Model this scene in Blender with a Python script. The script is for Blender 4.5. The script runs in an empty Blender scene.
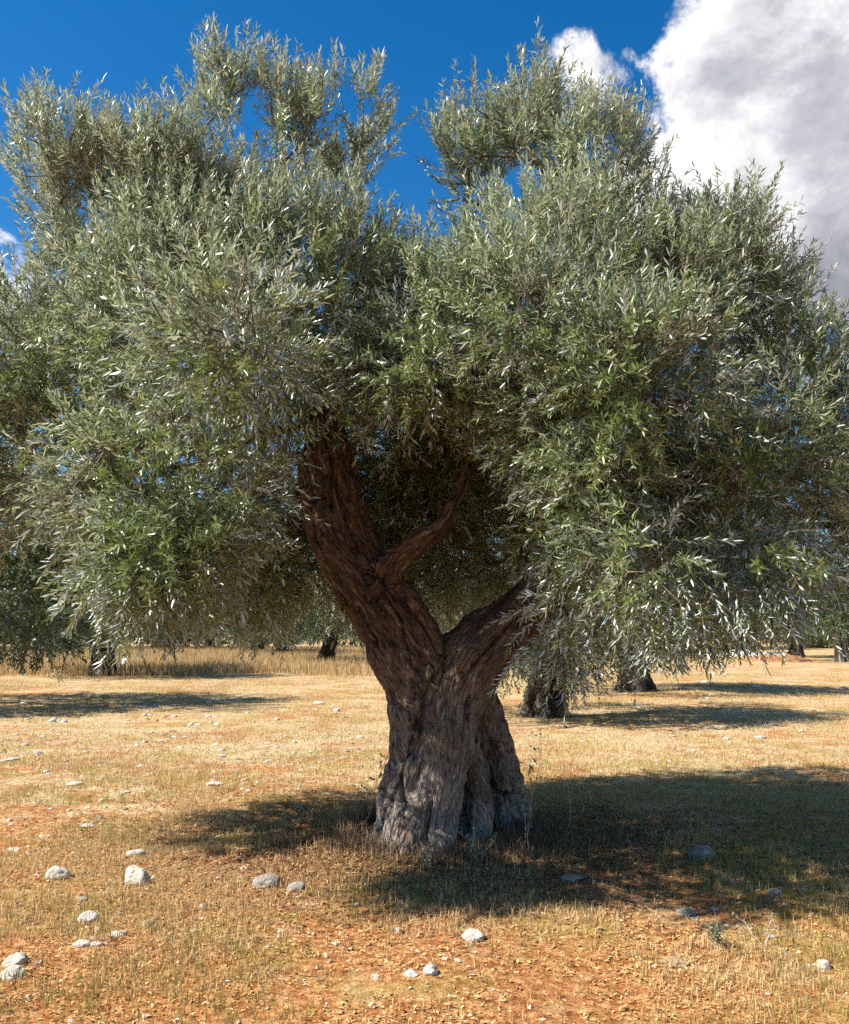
import bpy, math, random
import numpy as np
from mathutils import Vector, noise as mnoise

rng = np.random.default_rng(7)
random.seed(7)
scene = bpy.context.scene
COL = scene.collection
PI = math.pi

# ------------------------------------------------------------------ camera
CAM_H, F_PX, W, H = 1.6, 920.0, 849, 1024
PITCH = math.radians(7.3)
cam_d = bpy.data.cameras.new('camera')
cam_d.sensor_fit = 'HORIZONTAL'; cam_d.sensor_width = 36.0
cam_d.lens = 36.0 * F_PX / W
cam_d.clip_start = 0.05; cam_d.clip_end = 3000
cam = bpy.data.objects.new('camera', cam_d); COL.objects.link(cam)
cam.location = (0, 0, CAM_H); cam.rotation_euler = (PI/2 + PITCH, 0, 0)
scene.camera = cam
SP, CP = math.sin(PITCH), math.cos(PITCH)

def at(px, py, Y):
    """world point standing at world distance Y in the direction measured in the photograph"""
    a = (px - W/2) / F_PX; u = (H/2 - py) / F_PX
    k = Y / (CP - u*SP)
    return np.array([a*k, Y, CAM_H + k*(SP + u*CP)])

def on_ground(px, py):
    a = (px - W/2) / F_PX; u = (H/2 - py) / F_PX
    k = -CAM_H / (SP + u*CP)
    return a*k, k*(CP - u*SP)

# ------------------------------------------------------------------ numpy value noise
_perm = np.random.default_rng(3).permutation(4096).astype(np.int64)
_val = np.random.default_rng(4).random(4096)
def _h(ix, iy, iz):
    return _val[(_perm[(_perm[(_perm[ix & 4095] + iy) & 4095] + iz) & 4095])]
def vnoise(p):
    p = np.asarray(p, float)
    if p.shape[-1] == 2: p = np.concatenate([p, np.zeros(p.shape[:-1] + (1,))], -1)
    i = np.floor(p).astype(np.int64); f = p - i; f = f*f*(3 - 2*f)
    x, y, z = i[..., 0], i[..., 1], i[..., 2]
    r = 0
    for dx in (0, 1):
        wx = f[..., 0] if dx else 1 - f[..., 0]
        for dy in (0, 1):
            wy = f[..., 1] if dy else 1 - f[..., 1]
            for dz in (0, 1):
                wz = f[..., 2] if dz else 1 - f[..., 2]
                r = r + wx*wy*wz*_h(x+dx, y+dy, z+dz)
    return r
def fbm(p, o=4):
    p = np.asarray(p, float); r = 0; a = .5; t = 0
    for k in range(o):
        r = r + a*vnoise(p*2.0**k + 17.3*k); t += a; a *= .5
    return r/t

def unit(v):
    v = np.asarray(v, float)
    return v / np.maximum(np.linalg.norm(v, axis=-1, keepdims=True), 1e-9)

# ------------------------------------------------------------------ objects
def prop(o, label=None, cat=None, group=None, kind=None):
    if label: o['label'] = label
    if cat: o['category'] = cat
    if group: o['group'] = group
    if kind: o['kind'] = kind
    return o
def empty(name, loc, label, cat, group=None):
    o = bpy.data.objects.new(name, None); COL.objects.link(o); o.location = loc
    o.empty_display_size = .2
    return prop(o, label, cat, group)
def link(name, me, parent=None):
    o = bpy.data.objects.new(name, me); COL.objects.link(o)
    if parent is not None: o.parent = parent
    return o
def mesh_np(name, V, loops, starts, mats, midx=None, smooth=False):
    me = bpy.data.meshes.new(name)
    V = np.ascontiguousarray(V, np.float32); loops = np.ascontiguousarray(loops, np.int32); starts = np.ascontiguousarray(starts, np.int32)
    me.vertices.add(len(V)); me.vertices.foreach_set('co', V.ravel())
    me.loops.add(len(loops)); me.loops.foreach_set('vertex_index', loops)
    me.polygons.add(len(starts)); me.polygons.foreach_set('loop_start', starts)
    for m in mats: me.materials.append(m)
    if midx is not None: me.polygons.foreach_set('material_index', np.ascontiguousarray(midx, np.int32))
    me.polygons.foreach_set('use_smooth', np.full(len(starts), smooth, bool))
    me.update(calc_edges=True); me.validate()
    return me
class Soup:
    """collects blocks of verts with faces of mixed size"""
    def __init__(self): self.V=[]; self.L=[]; self.S=[]; self.M=[]; self.nv=0; self.nl=0
    def add(self, V, faces, mat=0):
        # V (n,k,3): n copies of a k-vertex template; faces: list of index tuples
        n, k, _ = V.shape
        base = self.nv + np.arange(n)[:, None]*k
        tpl = np.concatenate([np.array(f) for f in faces])
        sizes = np.array([len(f) for f in faces]); offs = np.concatenate([[0], np.cumsum(sizes)[:-1]])
        self.V.append(V.reshape(-1, 3)); self.L.append((base + tpl[None]).ravel())
        self.S.append((self.nl + np.arange(n)[:, None]*len(tpl) + offs[None]).ravel())
        self.M.append(np.full(n*len(faces), mat)); self.nv += n*k; self.nl += n*len(tpl)
    def mesh(self, name, mats, smooth=False):
        return mesh_np(name, np.concatenate(self.V), np.concatenate(self.L), np.concatenate(self.S), mats, np.concatenate(self.M), smooth)

# ------------------------------------------------------------------ materials
def newmat(name):
    m = bpy.data.materials.new(name); m.use_nodes = True
    nt = m.node_tree; nt.nodes.clear()
    return m, nt
def N(nt, t, **kw):
    n = nt.nodes.new(t)
    for k, v in kw.items():
        if k in n.inputs: n.inputs[k].default_value = v
        else: setattr(n, k, v)
    return n
def ramp(nt, fac, stops, interp='LINEAR'):
    r = nt.nodes.new('ShaderNodeValToRGB'); r.color_ramp.interpolation = interp
    e = r.color_ramp.elements
    while len(e) < len(stops): e.new(.5)
    for q, (p, c) in zip(e, stops):
        q.position = p; q.color = (*c, 1) if len(c) == 3 else c
    nt.links.new(fac, r.inputs[0]); return r.outputs[0]
def mix(nt, fac, a, b, mode='MIX'):
    n = nt.nodes.new('ShaderNodeMix'); n.data_type = 'RGBA'; n.blend_type = mode
    for s, v in ((n.inputs[0], fac), (n.inputs[6], a), (n.inputs[7], b)):
        if hasattr(v, 'links'): nt.links.new(v, s)
        elif isinstance(v, (int, float)): s.default_value = v
        else: s.default_value = (*v, 1)
    return n.outputs[2]
def math_(nt, op, a, b=None, c=None, clamp=False):
    n = nt.nodes.new('ShaderNodeMath'); n.operation = op; n.use_clamp = clamp
    for i, v in enumerate((a, b, c)):
        if v is None: continue
        if hasattr(v, 'links'): nt.links.new(v, n.inputs[i])
        else: n.inputs[i].default_value = v
    return n.outputs[0]
def noise_(nt, vec, scale, detail=4, rough=.55, dist=0.0):
    n = N(nt, 'ShaderNodeTexNoise', Scale=scale, Detail=detail, Roughness=rough, Distortion=dist)
    if vec is not None: nt.links.new(vec, n.inputs['Vector'])
    return n.outputs['Fac']
def out(nt, sh): nt.links.new(sh, N(nt, 'ShaderNodeOutputMaterial').inputs[0])

def leaf_material(name, green1, green2, green3, silver, trans=.3, rough=.42):
    m, nt = newmat(name)
    geo = N(nt, 'ShaderNodeNewGeometry'); tc = N(nt, 'ShaderNodeTexCoord')
    big = noise_(nt, tc.outputs['Object'], 1.1, 3)
    f = math_(nt, 'ADD', math_(nt, 'MULTIPLY', geo.outputs['Random Per Island'], .62), math_(nt, 'MULTIPLY', big, .6))
    top = ramp(nt, f, [(.25, green1), (.6, green2), (.92, green3)])
    und = ramp(nt, geo.outputs['Random Per Island'], [(0, tuple(c*.28 for c in silver)), (.5, tuple(c*.60 for c in silver)), (1, silver)])
    colr = mix(nt, geo.outputs['Backfacing'], top, und)
    p = N(nt, 'ShaderNodeBsdfPrincipled'); p.inputs['Roughness'].default_value = rough
    p.inputs['Specular IOR Level'].default_value = .42
    nt.links.new(colr, p.inputs['Base Color'])
    t = N(nt, 'ShaderNodeBsdfTranslucent'); nt.links.new(mix(nt, .6, colr, (.34, .38, .11)), t.inputs[0])
    mx = N(nt, 'ShaderNodeMixShader'); mx.inputs[0].default_value = trans
    nt.links.new(p.outputs[0], mx.inputs[1]); nt.links.new(t.outputs[0], mx.inputs[2])
    out(nt, mx.outputs[0]); return m

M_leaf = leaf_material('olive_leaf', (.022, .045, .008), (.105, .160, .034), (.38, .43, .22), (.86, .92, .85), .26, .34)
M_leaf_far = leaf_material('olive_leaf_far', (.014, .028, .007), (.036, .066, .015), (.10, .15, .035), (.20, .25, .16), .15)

def bark_material(name, dark, mid, light, lichen, lichen_h=.9):
    m, nt = newmat(name)
    at_ = N(nt, 'ShaderNodeAttribute', attribute_name='grain'); tc = N(nt, 'ShaderNodeTexCoord')
    g = at_.outputs['Vector']
    n1 = noise_(nt, g, 15, 9, .72, .8); n2 = noise_(nt, g, 48, 6, .65); n3 = noise_(nt, tc.outputs['Object'], 3.2, 4)
    vo = N(nt, 'ShaderNodeTexVoronoi', Scale=30.0); vo.feature = 'DISTANCE_TO_EDGE'; nt.links.new(g, vo.inputs['Vector'])
    c = ramp(nt, n1, [(.30, dark), (.52, mid), (.72, light)])
    c = mix(nt, ramp(nt, n2, [(.36, (.8,)*3), (.56, (.1,)*3)]), c, dark)
    sep = N(nt, 'ShaderNodeSeparateXYZ'); nt.links.new(tc.outputs['Object'], sep.inputs[0])
    hz = math_(nt, 'SUBTRACT', 1.0, math_(nt, 'DIVIDE', sep.outputs[2], lichen_h), clamp=True)
    lf = math_(nt, 'MULTIPLY', hz, ramp(nt, n3, [(.32, (0,)*3), (.52, (1,)*3)]))
    lf = math_(nt, 'MULTIPLY', lf, ramp(nt, n2, [(.35, (.25,)*3), (.6, (1,)*3)]), clamp=True)
    c = mix(nt, lf, c, lichen)
    p = N(nt, 'ShaderNodeBsdfPrincipled'); p.inputs['Roughness'].default_value = .92
    p.inputs['Specular IOR Level'].default_value = .2
    nt.links.new(c, p.inputs['Base Color'])
    hgt = math_(nt, 'ADD', math_(nt, 'MULTIPLY', n1, .8), math_(nt, 'ADD', math_(nt, 'MULTIPLY', n2, .35), math_(nt, 'MULTIPLY', ramp(nt, vo.outputs[0], [(0, (0,)*3), (.12, (1,)*3)]), .35)))
    b = N(nt, 'ShaderNodeBump', Strength=1.0, Distance=.04); nt.links.new(hgt, b.inputs['Height']); nt.links.new(b.outputs[0], p.inputs['Normal'])
    out(nt, p.outputs[0]); return m
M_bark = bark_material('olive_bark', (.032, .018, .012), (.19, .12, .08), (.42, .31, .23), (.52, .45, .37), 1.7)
M_bark_far_shaded = bark_material('olive_bark_far_shaded', (.022, .015, .011), (.06, .042, .03), (.12, .085, .062), (.16, .14, .12), .9)  # far trunks: shade of the crown skirts darkened into the bark colour

def simple_mat(name, c1, c2, rough=.85, scale=6.0, trans=0.0, per_island=False, bump=0.0):
    m, nt = newmat(name); tc = N(nt, 'ShaderNodeTexCoord')
    f = N(nt, 'ShaderNodeNewGeometry').outputs['Random Per Island'] if per_island else noise_(nt, tc.outputs['Object'], scale, 5)
    c = ramp(nt, f, [(.0 if per_island else .3, c1), (1. if per_island else .7, c2)])
    p = N(nt, 'ShaderNodeBsdfPrincipled'); p.inputs['Roughness'].default_value = rough
    p.inputs['Specular IOR Level'].default_value = .25
    nt.links.new(c, p.inputs['Base Color'])
    if bump:
        b = N(nt, 'ShaderNodeBump', Strength=.6, Distance=bump); nt.links.new(noise_(nt, tc.outputs['Object'], scale*3, 6), b.inputs['Height']); nt.links.new(b.outputs[0], p.inputs['Normal'])
    if trans:
        t = N(nt, 'ShaderNodeBsdfTranslucent'); nt.links.new(c, t.inputs[0])
        mx = N(nt, 'ShaderNodeMixShader'); mx.inputs[0].default_value = trans
        nt.links.new(p.outputs[0], mx.inputs[1]); nt.links.new(t.outputs[0], mx.inputs[2]); out(nt, mx.outputs[0])
    else: out(nt, p.outputs[0])
    return m
M_twig = simple_mat('twig_bark', (.10, .075, .05), (.20, .16, .11), .9, 5)
M_straw = simple_mat('dry_grass_blade', (.42, .27, .10), (.70, .53, .27), .8, trans=.25, per_island=True)
M_grassg = simple_mat('faded_green_grass_blade', (.22, .19, .045), (.46, .38, .12), .8, trans=.3, per_island=True)
M_tall = simple_mat('tall_straw_blade', (.40, .27, .115), (.60, .44, .22), .8, trans=.25, per_island=True)
M_litter = simple_mat('leaf_litter', (.12, .06, .025), (.46, .29, .13), .9, per_island=True)
M_litter_o = simple_mat('orange_bark_chips', (.34, .15, .04), (.64, .42, .18), .9, per_island=True)
M_weed = simple_mat('dry_weed_stem', (.40, .34, .26), (.60, .54, .44), .9, 20)
M_weedleaf = simple_mat('weed_leaf', (.10, .13, .06), (.26, .27, .17), .8, trans=.2, per_island=True)

def stone_mat(name, c1, c2, c3):
    m, nt = newmat(name); tc = N(nt, 'ShaderNodeTexCoord'); oi = N(nt, 'ShaderNodeObjectInfo')
    va = N(nt, 'ShaderNodeVectorMath', operation='ADD'); nt.links.new(tc.outputs['Object'], va.inputs[0]); nt.links.new(oi.outputs['Location'], va.inputs[1])
    n1 = noise_(nt, va.outputs[0], 2.2, 6, .6); n2 = noise_(nt, va.outputs[0], 9, 5, .65)
    c = ramp(nt, n1, [(.3, c1), (.5, c2), (.72, c3)])
    c = mix(nt, ramp(nt, n2, [(.30, (.55,)*3), (.44, (0,)*3)]), c, tuple(x*.6 for x in c1))
    p = N(nt, 'ShaderNodeBsdfPrincipled'); p.inputs['Roughness'].default_value = .9; p.inputs['Specular IOR Level'].default_value = .2
    nt.links.new(c, p.inputs['Base Color'])
    b = N(nt, 'ShaderNodeBump', Strength=.7, Distance=.12); nt.links.new(math_(nt, 'ADD', n1, n2), b.inputs['Height']); nt.links.new(b.outputs[0], p.inputs['Normal'])
    out(nt, p.outputs[0]); return m
M_white = stone_mat('white_limestone', (.60, .51, .39), (.78, .71, .60), (.84, .79, .70))
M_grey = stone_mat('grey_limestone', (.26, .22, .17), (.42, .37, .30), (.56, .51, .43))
M_tan = stone_mat('tan_stone', (.36, .24, .12), (.52, .37, .20), (.62, .48, .30))

# ------------------------------------------------------------------ ground
TR = np.array([(440-W/2)*7.3/F_PX, 7.25])        # foot of the big tree
def ground_z(x, y):
    x = np.asarray(x, float); y = np.asarray(y, float)
    p = np.stack([x, y], -1); d = np.hypot(x, y)
    a = np.clip(1 - (d - 12)/40, .15, 1)
    z = a*(.10*(fbm(p*.45, 3) - .5) + .045*(fbm(p*2.1 + 9, 3) - .5))
    r = np.hypot(x - TR[0], y - TR[1])
    return z*np.clip(r/2.0, .25, 1) + .09*np.exp(-(r/.95)**2)
u = np.linspace(-1, 1, 330); g = np.sinh(u*6.6)/math.sinh(6.6)*700
gx = g; gy = g + 6.0
X, Y = np.meshgrid(gx, gy, indexing='xy'); Z = ground_z(X, Y)
V = np.stack([X, Y, Z], -1).reshape(-1, 3); n = len(u)
ii = (np.arange(n-1)[:, None]*n + np.arange(n-1)[None]).ravel()
Lp = np.stack([ii, ii+1, ii+n+1, ii+n], -1).ravel()

def ground_material():
    m, nt = newmat('dry_orchard_soil'); tc = N(nt, 'ShaderNodeTexCoord'); O = tc.outputs['Object']
    n1 = noise_(nt, O, .55, 5, .6, .5); n2 = noise_(nt, O, 2.6, 6, .65); n3 = noise_(nt, O, 17, 6, .7); n4 = noise_(nt, O, 75, 4, .7); n5 = noise_(nt, O, 1.1, 4, .6)
    straw = ramp(nt, n3, [(.34, (.26, .17, .075)), (.5, (.53, .39, .205)), (.64, (.71, .58, .36))])
    soil = ramp(nt, n3, [(.34, (.17, .055, .018)), (.5, (.42, .175, .058)), (.66, (.63, .39, .18))])
    green = ramp(nt, n3, [(.3, (.22, .17, .04)), (.5, (.36, .28, .08)), (.72, (.50, .39, .15))])
    sep = N(nt, 'ShaderNodeSeparateXYZ'); nt.links.new(O, sep.inputs[0]); x, y = sep.outputs[0], sep.outputs[1]
    # red soil shows between the grass in the near part of the field
    near = ramp(nt, math_(nt, 'DIVIDE', y, 20.0), [(.18, (.15,)*3), (.6, (.0,)*3)])
    sf = math_(nt, 'ADD', math_(nt, 'ADD', math_(nt, 'MULTIPLY', n2, .6), math_(nt, 'MULTIPLY', n1, .5)), near)
    c = mix(nt, ramp(nt, sf, [(.52, (0,)*3), (.64, (1,)*3)]), straw, soil)
    c = mix(nt, ramp(nt, n5, [(.50, (0,)*3), (.64, (.7,)*3)]), c, green)
    # trodden brown litter round the foot of the tree, reddened towards the shade tone
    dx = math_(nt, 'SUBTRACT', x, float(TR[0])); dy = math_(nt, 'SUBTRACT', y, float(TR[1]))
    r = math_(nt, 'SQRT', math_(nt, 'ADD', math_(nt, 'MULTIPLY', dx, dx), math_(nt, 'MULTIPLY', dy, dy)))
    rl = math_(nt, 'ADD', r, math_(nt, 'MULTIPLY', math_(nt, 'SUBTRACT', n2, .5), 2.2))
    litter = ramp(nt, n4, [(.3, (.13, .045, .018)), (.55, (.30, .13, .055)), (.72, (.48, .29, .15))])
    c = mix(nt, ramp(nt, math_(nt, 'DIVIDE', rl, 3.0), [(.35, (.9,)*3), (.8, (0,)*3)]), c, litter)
    c = mix(nt, ramp(nt, n4, [(.32, (.55,)*3), (.5, (0,)*3)]), c, (.13, .07, .028))
    p = N(nt, 'ShaderNodeBsdfPrincipled'); p.inputs['Roughness'].default_value = .97; p.inputs['Specular IOR Level'].default_value = .1
    nt.links.new(c, p.inputs['Base Color'])
    b = N(nt, 'ShaderNodeBump', Strength=.8, Distance=.05)
    nt.links.new(math_(nt, 'ADD', math_(nt, 'MULTIPLY', n3, .7), math_(nt, 'MULTIPLY', n4, .4)), b.inputs['Height']); nt.links.new(b.outputs[0], p.inputs['Normal'])
    out(nt, p.outputs[0]); return m
prop(link('ground', mesh_np('ground', V, Lp, np.arange((n-1)**2)*4, [ground_material()], smooth=True)), 'dry stony orchard ground of red soil and straw', kind='structure')

# ------------------------------------------------------------------ leaves, shoots, crowns
def leaf_block(base, dirn, nrm, length, width, rs):
    """six-vertex lance-shaped leaves; upper face along nrm"""
    side = unit(np.cross(dirn, nrm)); nrm = unit(np.cross(side, dirn))
    L = length[:, None]; w = width[:, None]
    bend = (rs.normal(0, .10, len(base)) - .06)[:, None]*L
    p = lambda t, s, b: base + dirn*L*t + side*w*s + nrm*(bend*b)
    return np.stack([p(0, 0, 0), p(.33, -.5, .3), p(.33, .5, .3), p(.7, -.40, .75), p(.7, .40, .75), p(1, 0, 1.3)], 1)
LEAF_F = [(0, 2, 1), (1, 2, 4, 3), (3, 4, 5)]

def add_shoots(soup, bases, dirs, lens, rs, n_pairs, leaf_len, leaf_w, droop, stem_r=.0028):
    n = len(bases); K = 5
    d0 = unit(dirs); tgt = unit(d0*1.0 + np.array([0, 0, 1.])*droop[:, None] + rs.normal(0, .18, (n, 3)))
    pts = [bases]; tans = [d0]
    for k in range(1, K):
        t = unit(d0*(1 - k/(K-1)) + tgt*(k/(K-1)))
        pts.append(pts[-1] + t*(lens/(K-1))[:, None]); tans.append(t)
    P = np.stack(pts, 1); T = np.stack(tans, 1)
    # stems: three-sided tubes
    ref = unit(np.cross(d0, rs.normal(0, 1, (n, 3)))); bi = np.cross(d0, ref)
    ring = []
    for k in range(K):
        rr = stem_r*(1 - .75*k/(K-1))
        for j in range(3):
            a = 2*PI*j/3; ring.append(P[:, k] + (ref*math.cos(a) + bi*math.sin(a))*rr)
    faces = [(k*3+j, k*3+(j+1) % 3, (k+1)*3+(j+1) % 3, (k+1)*3+j) for k in range(K-1) for j in range(3)]
    soup.add(np.stack(ring, 1), faces, 1)
    # leaves in crossed pairs
    for q in range(n_pairs):
        t = (.12 + .88*(q + rs.random(n)*.6)/n_pairs); s = np.clip(t, 0, .999)*(K-1)
        i = s.astype(int); f = (s - i)[:, None]; ar = np.arange(n)
        p = P[ar, i]*(1-f) + P[ar, np.minimum(i+1, K-1)]*f
        tn = unit(T[ar, i]*(1-f) + T[ar, np.minimum(i+1, K-1)]*f)
        a0 = (q % 2)*PI/2 + rs.normal(0, .5, n)
        for sgn in (0, 1):
            keep = rs.random(n) > .06
            a = a0 + sgn*PI
            rad = ref*np.cos(a)[:, None] + bi*np.sin(a)[:, None]
            rad = unit(rad - tn*np.sum(rad*tn, 1, keepdims=True))
            el = np.clip(rs.normal(.82, .25, n) - .45*np.maximum(t-.75, 0)*4, .12, 1.4)[:, None]
            dl = unit(tn*np.cos(el) + rad*np.sin(el) + rs.normal(0, .12, (n, 3)))
            nr = unit(tn*np.sin(el) - rad*np.cos(el) + rs.normal(0, .28, (n, 3)))
            ll = leaf_len*rs.uniform(.68, 1.18, n)*(1 - .25*np.abs(t - .5)); ww = leaf_w*rs.uniform(.75, 1.2, n)
            soup.add(leaf_block(p, dl, nr, ll, ww, rs)[keep], LEAF_F, 0)

def crown_points(lobes, rs, per_m2, z_low, gap=.38, tall=0.):
    """shoot feet near the skins of overlapping lobes; returns feet, outward directions"""
    B, D = [], []
    for (c, r) in lobes:
        n = int((.5 if tall and c[1] > 8.05 and r[0] > .9 else 1.)*per_m2*(r[0]*r[2] + r[1]*r[2] + r[0]*r[1])/3*4*PI*.33)
        d = unit(rs.normal(0, 1, (n, 3))); rad = rs.random(n)**.42
        p = c + d*r*rad[:, None]
        g = .72*vnoise(p*3.0 + 31) + .28*vnoise(p*7.0 + 9); ok = (g > gap + tall*np.clip((p[:, 2] - 3.9)/1.2, 0, 1)) & (p[:, 2] > z_low)
        B.append(p[ok]); D.append(unit(d/r)[ok])
    return np.concatenate(B), np.concatenate(D)

def grow(start, start_r, targets, step=.16, rs=None, limit=None):
    """joins every target to the nearest wood, shortest first: a branching tree of tubes"""
    n0 = len(start); cap = n0 + 400000
    P = list(start); par = [-1]*n0; path = [0.]*n0; root = list(range(n0))
    A = np.zeros((60000, 3)); A[:n0] = start; PL = np.zeros(60000); cnt = n0
    d = np.min(np.linalg.norm(targets[:, None] - np.asarray(start)[None], axis=2), axis=1)
    for ti in np.argsort(d):
        t = targets[ti]
        dd = np.linalg.norm(A[:cnt] - t, axis=1); j = int(np.argmin(dd + .22*PL[:cnt])); L = dd[j]
        m = max(1, int(L/step)); prev = j; p0 = A[j].copy()
        pd = unit(p0 - A[par[j]]) if par[j] >= 0 else unit(t - p0)
        for k in range(1, m+1):
            s = k/m
            q = p0 + (t - p0)*s + pd*(.22*L*s*(1-s)) + np.array([0, 0, .25*L*s*(1-s)])
            if k < m: q = q + rs.normal(0, .012, 3)
            A[cnt] = q; par.append(prev); PL[cnt] = PL[prev] + L/m; prev = cnt; cnt += 1
    R = np.zeros(cnt); e = 2.25
    has = np.zeros(cnt, bool)
    for i in range(cnt-1, n0-1, -1):
        if not has[i]: R[i] = .0042**e
        R[par[i]] += R[i]; has[par[i]] = True
    R = R**(1/e)
    return A[:cnt], np.array(par), R

def by_root(A, par, R, n0):
    root = np.arange(len(A))
    for i in range(n0, len(A)): root[i] = root[par[i]]
    return [(A, par, R, np.where((root == k) & (np.arange(len(A)) >= n0))[0]) for k in range(n0)]
def tubes(soup, A, par, R, idx, n0, start_r, sides=6, mat=0):
    p = A[par[idx]]; q = A[idx]
    rp = np.minimum(R[par[idx]], R[idx]*1.35); rq = R[idx]
    rp = np.where(par[idx] < n0, np.minimum(R[idx]*1.3, start_r), rp)
    t = unit(q - p); ref = unit(np.cross(t, np.array([.31, .17, .93]))); bi = np.cross(t, ref)
    ext = np.minimum(rq, .03)[:, None]
    ring = []
    for c, r, e in ((p, rp, -ext*.3), (q, rq, ext*.35)):
        for j in range(sides):
            a = 2*PI*j/sides; ring.append(c + t*e + (ref*math.cos(a) + bi*math.sin(a))*r[:, None])
    soup.add(np.stack(ring, 1), [(j, (j+1) % sides, sides+(j+1) % sides, sides+j) for j in range(sides)], mat)

# ------------------------------------------------------------------ gnarled trunk from fused strands
def strand_trunk(name, strands, voxel, mat, amp=.03, freq=7.0, origin=(0, 0, 0), axes=(0,)):
    V, F = [], []; segP, segT, segR = [], [], []
    nv = 0
    for st in strands:
        pts = np.array([s[0] for s in st]); rad = np.array([s[1] for s in st])
        m = len(pts); ts = np.linspace(0, m-1, (m-1)*6+1)
        def cr(a):                                     # Catmull-Rom
            i = np.clip(ts.astype(int), 0, m-2); f = ts - i
            if a.ndim > 1: f = f[:, None]
            p0, p1, p2, p3 = a[np.maximum(i-1, 0)], a[i], a[i+1], a[np.minimum(i+2, m-1)]
            return .5*(2*p1 + (p2-p0)*f + (2*p0-5*p1+4*p2-p3)*f*f + (3*p1-p0-3*p2+p3)*f**3)
        P = cr(pts); R = np.maximum(cr(rad), .008)
        T = unit(np.gradient(P, axis=0)); S = 14; rings = []
        ref = unit(np.cross(T, np.array([.3, .9, .2])[None])); bi = np.cross(T, ref)
        for j in range(S):
            a = 2*PI*j/S; rings.append(P + (ref*math.cos(a) + bi*math.sin(a))*R[:, None])
        G = np.stack(rings, 1); V.append(G.reshape(-1, 3)); K = len(P)
        for k in range(K-1):
            for j in range(S): F.append((nv+k*S+j, nv+k*S+(j+1) % S, nv+(k+1)*S+(j+1) % S, nv+(k+1)*S+j))
        F.append(tuple(nv+j for j in range(S))[::-1]); F.append(tuple(nv+(K-1)*S+j for j in range(S)))
        nv += K*S; segP.append(P); segT.append(T); segR.append(R)
    me = bpy.data.meshes.new(name+'_strands'); me.from_pydata(np.concatenate(V).tolist(), [], F); me.update()
    tmp = bpy.data.objects.new('temporary', me); COL.objects.link(tmp)
    rm = tmp.modifiers.new('r', 'REMESH'); rm.mode = 'VOXEL'; rm.voxel_size = voxel
    sm = tmp.modifiers.new('s', 'SMOOTH'); sm.iterations = 3; sm.factor = .5
    dg = bpy.context.evaluated_depsgraph_get(); dg.update()
    res = bpy.data.meshes.new_from_object(tmp.evaluated_get(dg)); res.name = name
    bpy.data.objects.remove(tmp); bpy.data.meshes.remove(me)
    nvt = len(res.vertices); co = np.zeros(nvt*3, np.float32); res.vertices.foreach_get('co', co); co = co.reshape(-1, 3).astype(float)
    no = np.zeros(nvt*3, np.float32); res.vertices.foreach_get('normal', no); no = no.reshape(-1, 3).astype(float)
    SP_, ST_, SR_ = np.concatenate(segP), np.concatenate(segT), np.concatenate(segR)
    best = np.full(nvt, 1e9); grain = np.zeros_like(co)
    for k, ai in enumerate(axes):
        P, T, R = segP[ai], segT[ai], segR[ai]
        s_ = np.concatenate([[0], np.cumsum(np.linalg.norm(np.diff(P, axis=0), axis=1))])
        e1 = np.zeros_like(P); e = unit(np.cross(T[0], np.array([.2, 1., .1])))
        for i in range(len(P)):                         # frame carried along the limb
            e = unit(e - T[i]*np.dot(e, T[i])); e1[i] = e
        e2 = np.cross(T, e1)
        for a in range(0, nvt, 8000):
            c = co[a:a+8000]; d = np.linalg.norm(c[:, None] - P[None], axis=2); i = np.argmin(d, 1); dd = d[np.arange(len(c)), i]/R[i]
            o = c - P[i]; al = np.sum(o*T[i], 1); x, y, z = np.sum(o*e1[i], 1), np.sum(o*e2[i], 1), s_[i] + al
            tw = z*.55; g_ = np.stack([x*np.cos(tw) - y*np.sin(tw) + 7*k, x*np.sin(tw) + y*np.cos(tw), z*.24], 1)
            m = dd < best[a:a+8000]; best[a:a+8000][m] = dd[m]; grain[a:a+8000][m] = g_[m]
    q1 = fbm(grain*freq*.55, 3); q2 = fbm(grain*freq*1.7 + 3, 3); q3 = fbm(grain*freq*4.2 + 8, 3)
    h = (fbm(co*2.6 + 11, 3) - .5)*amp*2.6 + (q1 - .5)*amp*2.2
    h -= np.exp(-((q1 - .47)/.026)**2)*amp*2.1          # deep furrows between the old strands
    h -= np.exp(-((q2 - .5)/.035)**2)*amp*.38
    h += (q3 - .5)*amp*.8 + (fbm(co*19, 3) - .5)*amp*.7
    co2 = co + no*h[:, None] - np.array(origin)
    res.vertices.foreach_set('co', co2.astype(np.float32).ravel())
    at_ = res.attributes.new('grain', 'FLOAT_VECTOR', 'POINT'); at_.data.foreach_set('vector', grain.astype(np.float32).ravel())
    res.materials.clear(); res.materials.append(mat)
    res.polygons.foreach_set('use_smooth', np.ones(len(res.polygons), bool)); res.update()
    return res

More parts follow.
